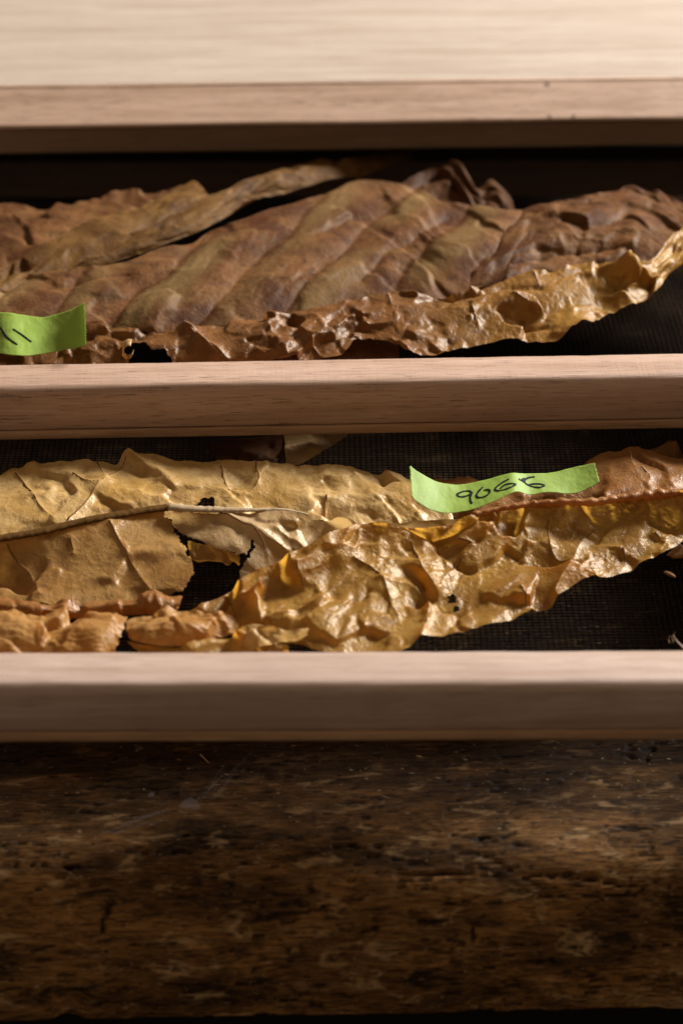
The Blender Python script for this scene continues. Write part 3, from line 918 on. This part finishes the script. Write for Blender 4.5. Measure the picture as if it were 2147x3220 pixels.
leaf('big crinkled golden leaf with wavy edges sprawling across the lower screen',
     [c6([(845, 802, 11.2), (930, 747, 13.2), (1000, 708, 15.2), (1100, 643, 18.2), (1180, 592, 20.2), (1270, 552, 21.2), (1400, 495, 22.7), (1500, 445, 23.7)]) +
      c7([(60, 428, 24.2), (95, 404, 24.7), (180, 398, 24.7), (260, 408, 24.2), (340, 425, 23.2), (450, 420, 22.7), (600, 380, 23.2), (720, 344, 23.2), (850, 322, 23.2), (1040, 309, 23.2), (1280, 292, 23.2), (1430, 276, 23.2), (1568, 267, 23.2), (1700, 262, 23.2)]),
      c6([(855, 815, 8.5), (950, 810, 10.0), (1060, 770, 12.0), (1180, 715, 14.0), (1300, 680, 15.0), (1420, 655, 15.5), (1540, 640, 16.0)]) +
      c7([(100, 600, 16.5), (200, 570, 16.5), (330, 565, 15.0), (450, 550, 15.0), (600, 530, 15.5), (760, 500, 16.0), (900, 460, 16.5), (1100, 430, 16.5), (1300, 400, 17.0), (1500, 375, 17.5), (1700, 345, 18.0)]),
      c6([(865, 825, 7.0), (960, 860, 8.5), (1080, 850, 9.5), (1200, 845, 11.0), (1320, 850, 12.0), (1430, 850, 12.5), (1540, 840, 12.5)]) +
      c7([(100, 800, 12.5), (220, 790, 12.0), (350, 775, 11.0), (450, 760, 11.0), (600, 715, 12.0), (760, 675, 12.5), (900, 625, 12.5), (1080, 560, 13.0), (1280, 520, 13.5), (1480, 450, 14.0), (1700, 390, 15.0)]),
      c6([(875, 840, 5.0), (960, 905, 5.0), (1080, 915, 5.5), (1200, 930, 7.0), (1340, 950, 9.0), (1440, 975, 9.5), (1530, 980, 9.0)]) +
      c7([(80, 990, 8.5), (180, 992, 8.5), (300, 988, 8.5), (390, 935, 9.5), (500, 912, 9.5), (610, 886, 9.0), (760, 850, 9.0), (890, 802, 8.5), (965, 785, 8.5), (1010, 745, 9.5), (1110, 690, 9.5), (1220, 660, 9.5), (1360, 606, 10.0), (1505, 535, 11.0), (1590, 475, 11.5), (1700, 420, 12.0)])],
     M['gold'], 191, ZB, cell=14, tilt=.22, fine=.15, crisp=.22, ani=1.3, ang=1.0, micro=.13, ragged=5, ruffle=.7, res=.45,
     veins=[c6([(1310, 590), (1335, 650), (1365, 710)]), c6([(1015, 715), (1045, 800), (1075, 880)]), c7([(345, 490), (375, 580), (400, 650), (470, 740)]), c7([(590, 560), (500, 650), (480, 720)]),
            c7([(960, 400), (965, 500), (1000, 570), (1070, 580)]), c7([(1170, 440), (1110, 490), (1075, 575)]), c7([(80, 570), (150, 610), (215, 670), (260, 780), (300, 840)]), c7([(1300, 520), (1312, 600)]), c7([(1440, 460), (1470, 500), (1500, 530)]),
            c7([(830, 710), (850, 750), (870, 790)]), c7([(560, 480), (620, 505), (600, 555)])],
     folds=[(c7([(1070, 585), (1000, 740)]), 2.4, 2.0), (c7([(430, 770), (390, 930)]), 2.2, 2.2), (c7([(60, 430), (0, 560), (-100, 640)]), 1.8, 3.0), (c6([(1200, 850), (1330, 800), (1460, 755)]), 1.6, 2.0), (c7([(330, 440), (430, 492), (560, 455), (660, 395)]), -1.6, 1.6), (c7([(200, 665), (330, 690), (430, 770)]), 1.2, 2)],
     holes=[c7([(510, 735), (530, 722), (548, 735), (540, 752), (515, 755)]), c7([(540, 772), (558, 772), (556, 788), (542, 786)])],
     midrib=(c7([(620, 372, 23.0), (720, 348, 23.2), (850, 326, 23.4), (1040, 312, 23.6), (1150, 314, 23.6), (1280, 297, 23.6), (1430, 278, 23.6), (1568, 270, 23.6), (1700, 266, 23.6)]), 1.2, 2.0, .45), rflat=.8, rib_mat=M['rust'], vein_mat=M['vein_gold'])

leaf('wavy curled golden leaf edge tucked under the big crinkled leaf by the rail',
     [c6([(1040, 900, 10), (1105, 868, 13), (1150, 858, 14), (1230, 878, 13), (1340, 885, 13), (1400, 875, 13)]),
      c6([(1040, 940, 10), (1110, 915, 12), (1160, 910, 12), (1240, 910, 12), (1320, 918, 12.5), (1385, 905, 13)]),
      c6([(1040, 1000, 8), (1120, 985, 9), (1180, 965, 10), (1250, 940, 12), (1330, 938, 12.5), (1372, 915, 13)])],
     M['pale'], 201, ZB, cell=9, tilt=.3, fine=.1, ragged=5, ruffle=1.0, folds=[(c6([(1110, 930), (1150, 870), (1230, 880)]), 1.8, 1.6)])

leaf('rust coloured leaf lying behind the ruffled rib, under the number strip',
     [c7([(430, 205, 13), (520, 187, 14), (600, 200, 14), (700, 245, 13), (850, 250, 13), (1000, 235, 14), (1110, 165, 15), (1180, 110, 17), (1330, 82, 18), (1430, 95, 18), (1568, 100, 18), (1700, 105, 18)]),
      c7([(400, 290, 12), (520, 290, 13), (650, 300, 14), (850, 285, 14), (1000, 270, 15), (1130, 225, 16), (1250, 195, 17), (1400, 180, 18), (1568, 180, 18), (1700, 180, 18)]),
      c7([(380, 365, 10), (520, 380, 10), (700, 375, 11), (850, 345, 12), (1040, 330, 13), (1280, 315, 14), (1430, 300, 14.5), (1568, 290, 15), (1700, 285, 15)])],
     M['rust'], 211, ZB, cell=17, tilt=.22, fine=.08, micro=.08, ragged=4, ruffle=1.2, veins=[c7([(1330, 95), (1345, 160)]), c7([(1380, 165), (1420, 200), (1410, 240)])], vein_mat=M['rib_tan'])

leaf('crumpled brown leaf tip behind the rust leaf in the lower tray',
     [c7([(1380, 85, 15), (1480, 58, 17), (1568, 52, 18), (1700, 40, 18)]), c7([(1420, 105, 15), (1500, 105, 17), (1568, 105, 17), (1700, 100, 17)]), c7([(1430, 120, 13), (1500, 150, 14), (1568, 160, 14), (1700, 160, 14)])],
     M['umber'], 221, ZB, cell=8, tilt=.35, fine=.15, ragged=6)

leaf('pale grey strip of leaf just below the oak rail of the upper tray',
     [c6([(1262, -20, 10), (1420, -20, 12), (1600, -20, 12)]), c6([(1272, 60, 10), (1400, 60, 12), (1500, 55, 11)]), c6([(1278, 142, 9), (1310, 143, 10), (1345, 142, 10)])],
     M['cream'], 231, ZB, cell=16, tilt=.1, fine=.04, ragged=3, ruffle=.3, cap=ZB + .020)
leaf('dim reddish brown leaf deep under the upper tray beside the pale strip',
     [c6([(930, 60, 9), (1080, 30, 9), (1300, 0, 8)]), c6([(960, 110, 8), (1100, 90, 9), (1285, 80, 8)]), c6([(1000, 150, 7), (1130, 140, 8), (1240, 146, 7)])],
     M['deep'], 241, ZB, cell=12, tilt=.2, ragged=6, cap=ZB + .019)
leaf('brown leaf fragment lying on the screen below the tip of the golden leaf',
     [c7([(1480, 555, 6), (1568, 500, 7), (1700, 440, 8)]), c7([(1500, 562, 5.5), (1568, 545, 6), (1700, 510, 7)]), c7([(1520, 570, 5), (1580, 568, 5), (1700, 575, 5.5)])],
     M['ochre'], 251, ZB, cell=8, tilt=.25, ragged=6)

# ---- upper tray: back leaves carry the lid's shade in darker colours
ZB = Z1
leaf('crinkled brown leaf turning golden at its tip, lying along the upper front rail',
     [c2([(-50, 880, 19), (200, 860, 19), (395, 835, 19.5), (560, 858, 19.5), (700, 862, 19.5), (860, 838, 20), (1220, 785, 21), (1480, 738, 21)]) +
      c3([(100, 712, 21), (250, 698, 21), (500, 692, 21), (660, 660, 21.5), (760, 625, 22), (890, 592, 23), (1000, 582, 23.5), (1100, 550, 24), (1300, 542, 24), (1430, 530, 24.5), (1500, 450, 25), (1568, 385, 26), (1700, 300, 27)]),
      c2([(-50, 930, 19), (200, 915, 19), (395, 900, 19.5), (560, 905, 19.5), (700, 905, 20), (860, 890, 20), (1220, 855, 21), (1480, 820, 21)]) +
      c3([(100, 780, 21), (250, 760, 21), (450, 750, 21), (620, 735, 21), (760, 715, 21), (900, 690, 21), (1050, 665, 21), (1200, 630, 21.5), (1350, 595, 22.5), (1470, 560, 23), (1568, 480, 24), (1700, 390, 25)]),
      c2([(-50, 980, 17), (200, 965, 17), (395, 955, 17.5), (560, 955, 17.5), (700, 955, 18), (860, 945, 18), (1220, 930, 18.5), (1480, 900, 18.5)]) +
      c3([(60, 850, 18.5), (200, 840, 18.5), (330, 860, 18.5), (500, 850, 18), (650, 830, 17.5), (820, 810, 17), (960, 800, 17), (1090, 770, 17), (1230, 710, 17.5), (1370, 660, 18.5), (1480, 590, 20), (1568, 530, 21), (1700, 450, 22)]),
      c2([(-50, 1025, 14), (300, 1025, 14), (600, 1025, 14), (1000, 1010, 14), (1430, 985, 15), (1540, 960, 16)]) +
      c3([(100, 900, 17), (180, 893, 17.5), (260, 915, 17.5), (330, 965, 16.5), (470, 968, 16), (530, 942, 15.5), (700, 917, 14.5), (850, 906, 14), (1000, 918, 13.5), (1060, 888, 14), (1130, 845, 14.5), (1250, 775, 15), (1370, 732, 15.5), (1455, 675, 17), (1490, 610, 18), (1575, 555, 19), (1700, 480, 20)])],
     M['brown'], 301, ZB, cell=12, tilt=.22, fine=.16, crisp=.22, ani=1.3, ang=1.0, micro=.2, ragged=5, ruffle=.7, res=.45,
     veins=[c3([(245, 705), (260, 750)]), c3([(620, 755), (635, 800), (650, 845)]), c3([(900, 600), (925, 660)]), c3([(800, 715), (900, 760)]), c2([(1395, 905), (1440, 975)]), c2([(830, 850), (900, 900), (1010, 985)])],
     folds=[(c2([(820, 850), (900, 900), (1010, 985)]), 2.0, 2.0), (c3([(330, 692), (560, 700), (800, 660), (920, 668)]), -2.2, 1.8), (c3([(250, 900), (340, 970)]), 1.8, 1.8), (c2([(1220, 790), (1400, 890), (1568, 900)]), 1.4, 2.5)],
     holes=[c2([(556, 908), (600, 900), (650, 912), (685, 945), (735, 940), (770, 985), (760, 1040), (560, 1040), (590, 975), (560, 950)])], vein_mat=M['rib_tan'])

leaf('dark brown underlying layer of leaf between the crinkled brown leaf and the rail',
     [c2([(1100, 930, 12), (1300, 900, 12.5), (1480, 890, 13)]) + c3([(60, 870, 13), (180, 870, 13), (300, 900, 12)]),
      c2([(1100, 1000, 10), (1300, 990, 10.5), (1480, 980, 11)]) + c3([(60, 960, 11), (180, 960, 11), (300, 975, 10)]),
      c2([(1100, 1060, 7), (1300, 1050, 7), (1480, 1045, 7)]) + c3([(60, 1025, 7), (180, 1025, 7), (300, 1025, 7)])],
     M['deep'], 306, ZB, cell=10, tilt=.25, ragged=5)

leaf('large purplish brown leaf with diagonal pleats filling the middle of the upper tray',
     [c2([(-50, 720, 20), (40, 655, 22), (130, 610, 23), (280, 605, 23), (400, 582, 23), (560, 560, 23), (700, 500, 24), (860, 458, 24), (940, 400, 24.5), (1060, 372, 25), (1200, 325, 25), (1350, 275, 25)]) +
      c3([(0, 228, 25), (80, 198, 25), (150, 192, 25), (300, 207, 24), (400, 220, 23.5), (480, 275, 23), (640, 295, 22), (760, 325, 21), (860, 330, 20)]),
      c2([(-50, 800, 20), (100, 740, 21.5), (280, 710, 22), (480, 680, 22), (700, 630, 22.5), (900, 590, 23), (1100, 540, 23.5), (1300, 470, 23.5), (1480, 420, 23.5)]) +
      c3([(80, 370, 23.5), (250, 370, 23), (450, 400, 22), (650, 420, 21), (860, 420, 20)]),
      c2([(-50, 900, 17), (200, 830, 19), (400, 790, 20), (600, 770, 20.5), (800, 740, 20.5), (1000, 700, 21), (1250, 650, 21), (1480, 600, 21)]) +
      c3([(100, 545, 21), (300, 540, 20.5), (500, 540, 20), (700, 530, 19), (860, 510, 18)]),
      c2([(-50, 990, 13), (200, 950, 14), (400, 915, 15), (600, 890, 16), (800, 880, 16), (1000, 850, 16), (1250, 810, 16.5), (1480, 760, 16.5)]) +
      c3([(100, 735, 16.5), (300, 720, 16.5), (500, 710, 16), (700, 660, 16), (860, 600, 16)])],
     M['umber'], 311, ZB, cell=19, tilt=.08, fine=.04, ani=2.0, ang=.85, micro=.18, ragged=5, ruffle=.35,
     pleat=(625, 250, 2.5), folds=[(c3([(120, 640), (300, 480), (520, 340)]), -1.5, 2.5), (c2([(130, 690), (320, 655), (560, 620)]), -1.5, 2.0)])

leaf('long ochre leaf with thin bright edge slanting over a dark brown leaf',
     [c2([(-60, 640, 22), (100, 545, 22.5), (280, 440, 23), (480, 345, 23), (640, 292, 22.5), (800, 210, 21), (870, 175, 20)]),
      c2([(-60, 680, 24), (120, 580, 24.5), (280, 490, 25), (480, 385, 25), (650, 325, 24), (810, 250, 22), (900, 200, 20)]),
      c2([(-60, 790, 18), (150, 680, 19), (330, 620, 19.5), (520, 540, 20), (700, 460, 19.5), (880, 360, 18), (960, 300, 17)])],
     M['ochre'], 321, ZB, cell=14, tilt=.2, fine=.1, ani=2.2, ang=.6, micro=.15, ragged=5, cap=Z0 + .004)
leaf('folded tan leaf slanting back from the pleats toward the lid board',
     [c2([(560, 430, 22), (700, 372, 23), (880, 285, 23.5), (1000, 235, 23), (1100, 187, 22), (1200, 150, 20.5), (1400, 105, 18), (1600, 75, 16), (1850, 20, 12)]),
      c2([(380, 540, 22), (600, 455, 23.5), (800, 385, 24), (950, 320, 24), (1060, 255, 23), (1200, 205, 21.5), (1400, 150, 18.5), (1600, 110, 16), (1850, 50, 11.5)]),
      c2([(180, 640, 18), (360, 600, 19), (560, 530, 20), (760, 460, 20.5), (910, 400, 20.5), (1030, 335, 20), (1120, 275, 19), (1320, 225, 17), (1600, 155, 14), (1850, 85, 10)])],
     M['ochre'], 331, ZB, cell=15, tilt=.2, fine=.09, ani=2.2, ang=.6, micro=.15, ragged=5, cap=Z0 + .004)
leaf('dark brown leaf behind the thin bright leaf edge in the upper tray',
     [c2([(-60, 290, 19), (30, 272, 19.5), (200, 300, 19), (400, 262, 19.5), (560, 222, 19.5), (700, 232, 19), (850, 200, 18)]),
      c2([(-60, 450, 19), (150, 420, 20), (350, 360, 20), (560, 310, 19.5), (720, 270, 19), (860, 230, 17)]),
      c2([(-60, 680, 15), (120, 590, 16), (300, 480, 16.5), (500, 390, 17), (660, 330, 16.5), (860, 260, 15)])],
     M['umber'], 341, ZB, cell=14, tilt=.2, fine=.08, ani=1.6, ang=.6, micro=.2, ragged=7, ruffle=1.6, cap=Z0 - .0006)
leaf('rounded mottled brown leaf humped behind the golden tip in the upper tray',
     [c3([(560, 600, 18), (700, 430, 20), (830, 315, 22), (950, 282, 23.5), (1150, 250, 24), (1250, 222, 24), (1330, 192, 24.5), (1450, 222, 24), (1568, 272, 24), (1700, 300, 24)]),
      c3([(570, 630, 18), (740, 520, 21.5), (880, 420, 23.5), (1030, 380, 24.5), (1180, 350, 25), (1320, 330, 25.5), (1450, 345, 25), (1568, 370, 25), (1700, 390, 25)]),
      c3([(580, 660, 17), (760, 610, 19), (900, 530, 21), (1060, 490, 22), (1220, 470, 22), (1340, 460, 22.5), (1450, 460, 22.5), (1568, 450, 22.5), (1700, 440, 22.5)]),
      c3([(590, 690, 15), (770, 660, 16), (900, 625, 17), (1100, 585, 18), (1300, 570, 18.5), (1450, 560, 18.5), (1568, 520, 19), (1700, 470, 19)])],
     M['umber'], 351, ZB, cell=15, tilt=.14, fine=.09, micro=.2, ragged=5, ruffle=1.2,
     folds=[(c3([(640, 600), (800, 500), (1000, 420)]), 1.5, 2.5), (c3([(1050, 390), (1100, 440), (1200, 450)]), 1.8, 3.0), (c3([(800, 560), (1000, 500), (1300, 480)]), -2.0, 2.5)])
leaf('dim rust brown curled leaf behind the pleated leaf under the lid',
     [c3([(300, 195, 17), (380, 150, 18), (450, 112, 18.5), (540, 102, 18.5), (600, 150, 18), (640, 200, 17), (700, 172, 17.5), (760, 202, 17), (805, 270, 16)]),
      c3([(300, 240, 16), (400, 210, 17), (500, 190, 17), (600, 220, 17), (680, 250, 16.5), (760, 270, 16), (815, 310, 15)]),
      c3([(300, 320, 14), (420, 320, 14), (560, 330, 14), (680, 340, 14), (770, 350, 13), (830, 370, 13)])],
     M['deep'], 361, ZB, cell=9, tilt=.3, fine=.12, ragged=6, ruffle=1.6, cap=Z0 - .0006)  # darker leaf colour stands in for shade below the lid


# small curl of the torn hole in the brown leaf
def curl():
    a = np.linspace(R(60), R(330), 30)
    cx, cy = 402, 1098
    pts = []
    zc = Z1 + .0185
    c = unproject(cx, cy, zc)
    V = []; n = len(a)
    for j in range(5):
        for k, an in enumerate(a):
            r = .0020 + .0005 * math.sin(an * 1.7) + .0001 * j
            V.append((c[0] + r * math.cos(an), c[1] + .0012 * j - .0024, c[2] + r * 1.1 * math.sin(an)))
    F = [(j * n + k, j * n + k + 1, (j + 1) * n + k + 1, (j + 1) * n + k) for j in range(4) for k in range(n - 1)]
    V = np.array(V)
    o = mesh_obj('leaf_curl', V - c, F, M['cream'], None)
    o.location = c
    m = o.modifiers.new('thickness', 'SOLIDIFY'); m.thickness = .0002
    tag(o, 'tiny pale curled shred at the hole in the brown leaf by the number strip 11', 'leaf shred')


curl()

# ------------------------------------------------------------------ number strips
def tape_mat(name, col):
    t = NT(name)
    f = t.noise(t.coord(), 1500, 4, .6)
    l = t.noise(t.coord((1, 1, 1)), 160, 2)
    c = t.mix(t.ramp(l, [(.35, 0.0), (.65, .25)]), col, tuple(x * .75 for x in col))
    nb = t.bump(f, .5, .00018)
    p = t.bsdf(c, .6, .25, nb)
    tr = t.n('ShaderNodeBsdfTranslucent'); t.put(tr.inputs[0], (.50, .72, .06)); t.put(tr.inputs[1], nb)
    ms = t.n('ShaderNodeMixShader'); ms.inputs[0].default_value = .25
    t.t.links.new(p, ms.inputs[1]); t.t.links.new(tr.outputs[0], ms.inputs[2])
    return t.out(ms.outputs[0])


M['tape'] = tape_mat('lime_paper_tape', (.31, .42, .062))
M['ink'] = plain('black_ink', (.008, .009, .01), .7, .08)


def strip(label, top, bot, htop, hbot, zb, strokes, seed, ink_r):
    nu, nv = 220, 60
    T = catmull(np.array([(x, y, h) for (x, y), h in zip(top, htop)], float), nu)
    B = catmull(np.array([(x, y, h) for (x, y), h in zip(bot, hbot)], float), nu)
    v = np.linspace(0, 1, nv)[:, None, None]
    P = T[None] * (1 - v) + B[None] * v
    # pinked ends
    zig = np.abs(((np.linspace(0, 1, nv) * 15 + .3 * fbm(np.linspace(0, 9, nv), np.zeros(nv), seed)) % 1) - .5) * 2 * 7.5
    u = np.linspace(0, 1, nu)[None]
    P[..., 0] += zig[:, None] * (np.exp(-u * 60) - np.exp(-(1 - u) * 60))
    Wd = unproject(P[..., 0], P[..., 1], zb + P[..., 2] * MM)
    Wd[..., 2] += .00012 * fbm(P[..., 0] / 40, P[..., 1] / 40, seed, 3)
    org = np.array([Wd[..., 0].mean(), Wd[..., 1].mean(), Wd[..., 2].min()])
    idx = np.arange(nu * nv).reshape(nv, nu)
    F = np.stack([idx[:-1, :-1], idx[1:, :-1], idx[1:, 1:], idx[:-1, 1:]], -1).reshape(-1, 4)
    root = empty('number_strip', org)
    tag(root, label, 'paper strip')
    p = mesh_obj('paper', Wd.reshape(-1, 3) - org, F, M['tape'], root)
    m = p.modifiers.new('thickness', 'SOLIDIFY'); m.thickness = .00012; m.offset = -1
    du = np.gradient(Wd, axis=1); dv = np.gradient(Wd, axis=0)
    N = np.cross(du, dv); N /= np.linalg.norm(N, axis=2, keepdims=True)
    if N[..., 2].mean() < 0: N = -N
    for st in strokes:
        pl = catmull(np.array(st, float), 12 * len(st))
        ii = [int(np.argmin((P[..., 0] - x) ** 2 + (P[..., 1] - y) ** 2)) for x, y in pl]
        # exact position: plane-shift from the nearest vertex
        b = Wd.reshape(-1, 3)[ii]; nn = N.reshape(-1, 3)[ii]
        q = []
        for (x, y), b_, n_ in zip(pl, b, nn):
            a1 = unproject(x, y, 0.0); d = a1 - CAM
            tt = np.dot(b_ - CAM, n_) / np.dot(d, n_)
            q.append(CAM + d * tt + n_ * .00012)
        q = np.array(q)
        w = np.full(len(q), ink_r) * (1 + .2 * fbm(np.arange(len(q)) / 6, np.zeros(len(q)), seed + 3, 2))
        w[0] *= .7; w[-1] *= .5
        v_, f_ = tube(q - org, w, 6, .18, nn)
        mesh_obj('ink_stroke', v_, f_, M['ink'], p)
    return root


def z2(p): return [(1250 + x * .44643, 1430 + y * .44643) for x, y in p]
def z1(p): return [(x * .26786, 920 + y * .26786) for x, y in p]


top2 = z2([(80, 78), (180, 140), (280, 190), (380, 208), (480, 205), (600, 180), (720, 148), (810, 127), (900, 131), (1000, 131), (1100, 122), (1250, 85), (1392, 57)])
bot2 = z2([(92, 290), (160, 345), (240, 388), (340, 410), (450, 400), (560, 375), (690, 320), (800, 270), (850, 260), (940, 278), (1060, 262), (1260, 268), (1428, 190)])
ht2 = [31, 28.5, 25.5, 24, 23.5, 24.5, 26, 27, 25.5, 25, 25, 26, 27.5]
hb2 = [27, 25, 23, 21.5, 21.5, 22.5, 24.5, 26, 25.5, 23.5, 23.5, 22.5, 25]
st2 = [z2([(527, 272), (505, 256), (460, 260), (424, 276), (422, 290), (455, 297), (500, 285), (527, 264)]), z2([(524, 268), (512, 298), (514, 325), (524, 345)]),
       z2([(600, 228), (572, 258), (556, 287), (572, 302), (615, 294), (645, 272), (648, 252), (630, 246), (606, 252)]),
       z2([(785, 170), (735, 198), (692, 232), (690, 250), (725, 252), (785, 234), (828, 211), (812, 203), (760, 210), (722, 240)]),
       z2([(965, 155), (920, 163), (893, 182), (902, 203), (945, 224), (1000, 230), (1032, 216), (1005, 207), (960, 206), (925, 212)]),
       z2([(850, 170), (880, 186), (898, 190)]), z2([(878, 168), (885, 195)]), z2([(895, 165), (880, 180), (900, 196)])]
strip('lime green paper strip handwritten 9066, resting on leaves in the lower tray', top2, bot2, ht2, hb2, Z2, st2, 3, .00042)
top1 = z1([(-230, 200), (-100, 215), (0, 230), (130, 236), (300, 265), (420, 282), (520, 285), (650, 255), (800, 212), (930, 150), (1000, 120)])
bot1 = z1([(-230, 670), (-100, 690), (0, 710), (150, 730), (300, 738), (450, 722), (600, 700), (720, 676), (850, 650), (950, 630), (1022, 615)])
ht1 = [25, 26.5, 28, 28.5, 27.5, 27, 27, 28, 30, 32, 34]
hb1 = [19.5, 21, 22.5, 23, 22.5, 22, 22, 22.5, 24, 25.5, 27]
st1 = [z1([(8, 408), (25, 440), (70, 510), (130, 560), (205, 612)]), z1([(150, 425), (250, 490), (370, 580)]), z1([(-120, 400), (-60, 480), (-10, 560)])]
strip('lime green paper strip with slanted pen strokes at the front of the upper tray', top1, bot1, ht1, hb1, Z1, st1[:2], 9, .00042)

# ------------------------------------------------------------------ debris
def fibre(name, label, pts, z, r, mat, group=None):
    pts = np.array(pts, float)
    p = catmull(pts, 24)
    w = unproject(p[:, 0], p[:, 1], z + p[:, 2] * MM)
    o0 = w.min(0)
    v_, f_ = tube(w - o0, np.linspace(r, r * .35, 24), 6)
    o = mesh_obj(name, v_, f_, mat)
    o.location = o0
    tag(o, label, 'plant fibre', group)


g = 'dry fibres on the lower screen'
lb = 'thin dry plant fibre on the screen beside the lower front rail'
fibre('plant_fibre', lb, [(2104, 2022, 6), (2102, 2008, 8), (2110, 2000, 9)], Z2, .00022, M['rib_pale'], g)
fibre('plant_fibre', lb, [(2116, 2020, 6), (2114, 2005, 8), (2122, 1988, 10)], Z2, .00022, M['rib_pale'], g)
fibre('plant_fibre', lb, [(2150, 2040, 7), (2136, 2026, 8), (2124, 2012, 9), (2116, 1998, 10)], Z2, .00035, M['rib_tan'], g)
fibre('plant_fibre', 'yellow curved plant fibre lying on the dark bench', [(630, 2374, .4), (640, 2384, .5), (656, 2399, .4)], BZ, .00035, M['rib_tan'])


def flake(label, px, py, z, a, b, rot, mat):
    c = unproject(px, py, z)
    V = [(0, 0, .0004)]; n = 14
    for k in range(n):
        an = 2 * math.pi * k / n
        x, y = a * math.cos(an), b * math.sin(an) * (1 - .35 * math.cos(an))
        V.append((x * math.cos(rot) - y * math.sin(rot), x * math.sin(rot) + y * math.cos(rot), .0001 * math.sin(an * 2)))
    F = [(0, 1 + k, 1 + (k + 1) % n) for k in range(n)]
    o = mesh_obj('leaf_flake', V, F, mat); o.location = c
    o.modifiers.new('thickness', 'SOLIDIFY').thickness = .00015
    tag(o, label, 'leaf flake')


flake('small oval leaf flake lying on the lower wire screen', 2106, 1806, Z2 + .0046, .0028, .0012, -.9, M['ochre'])
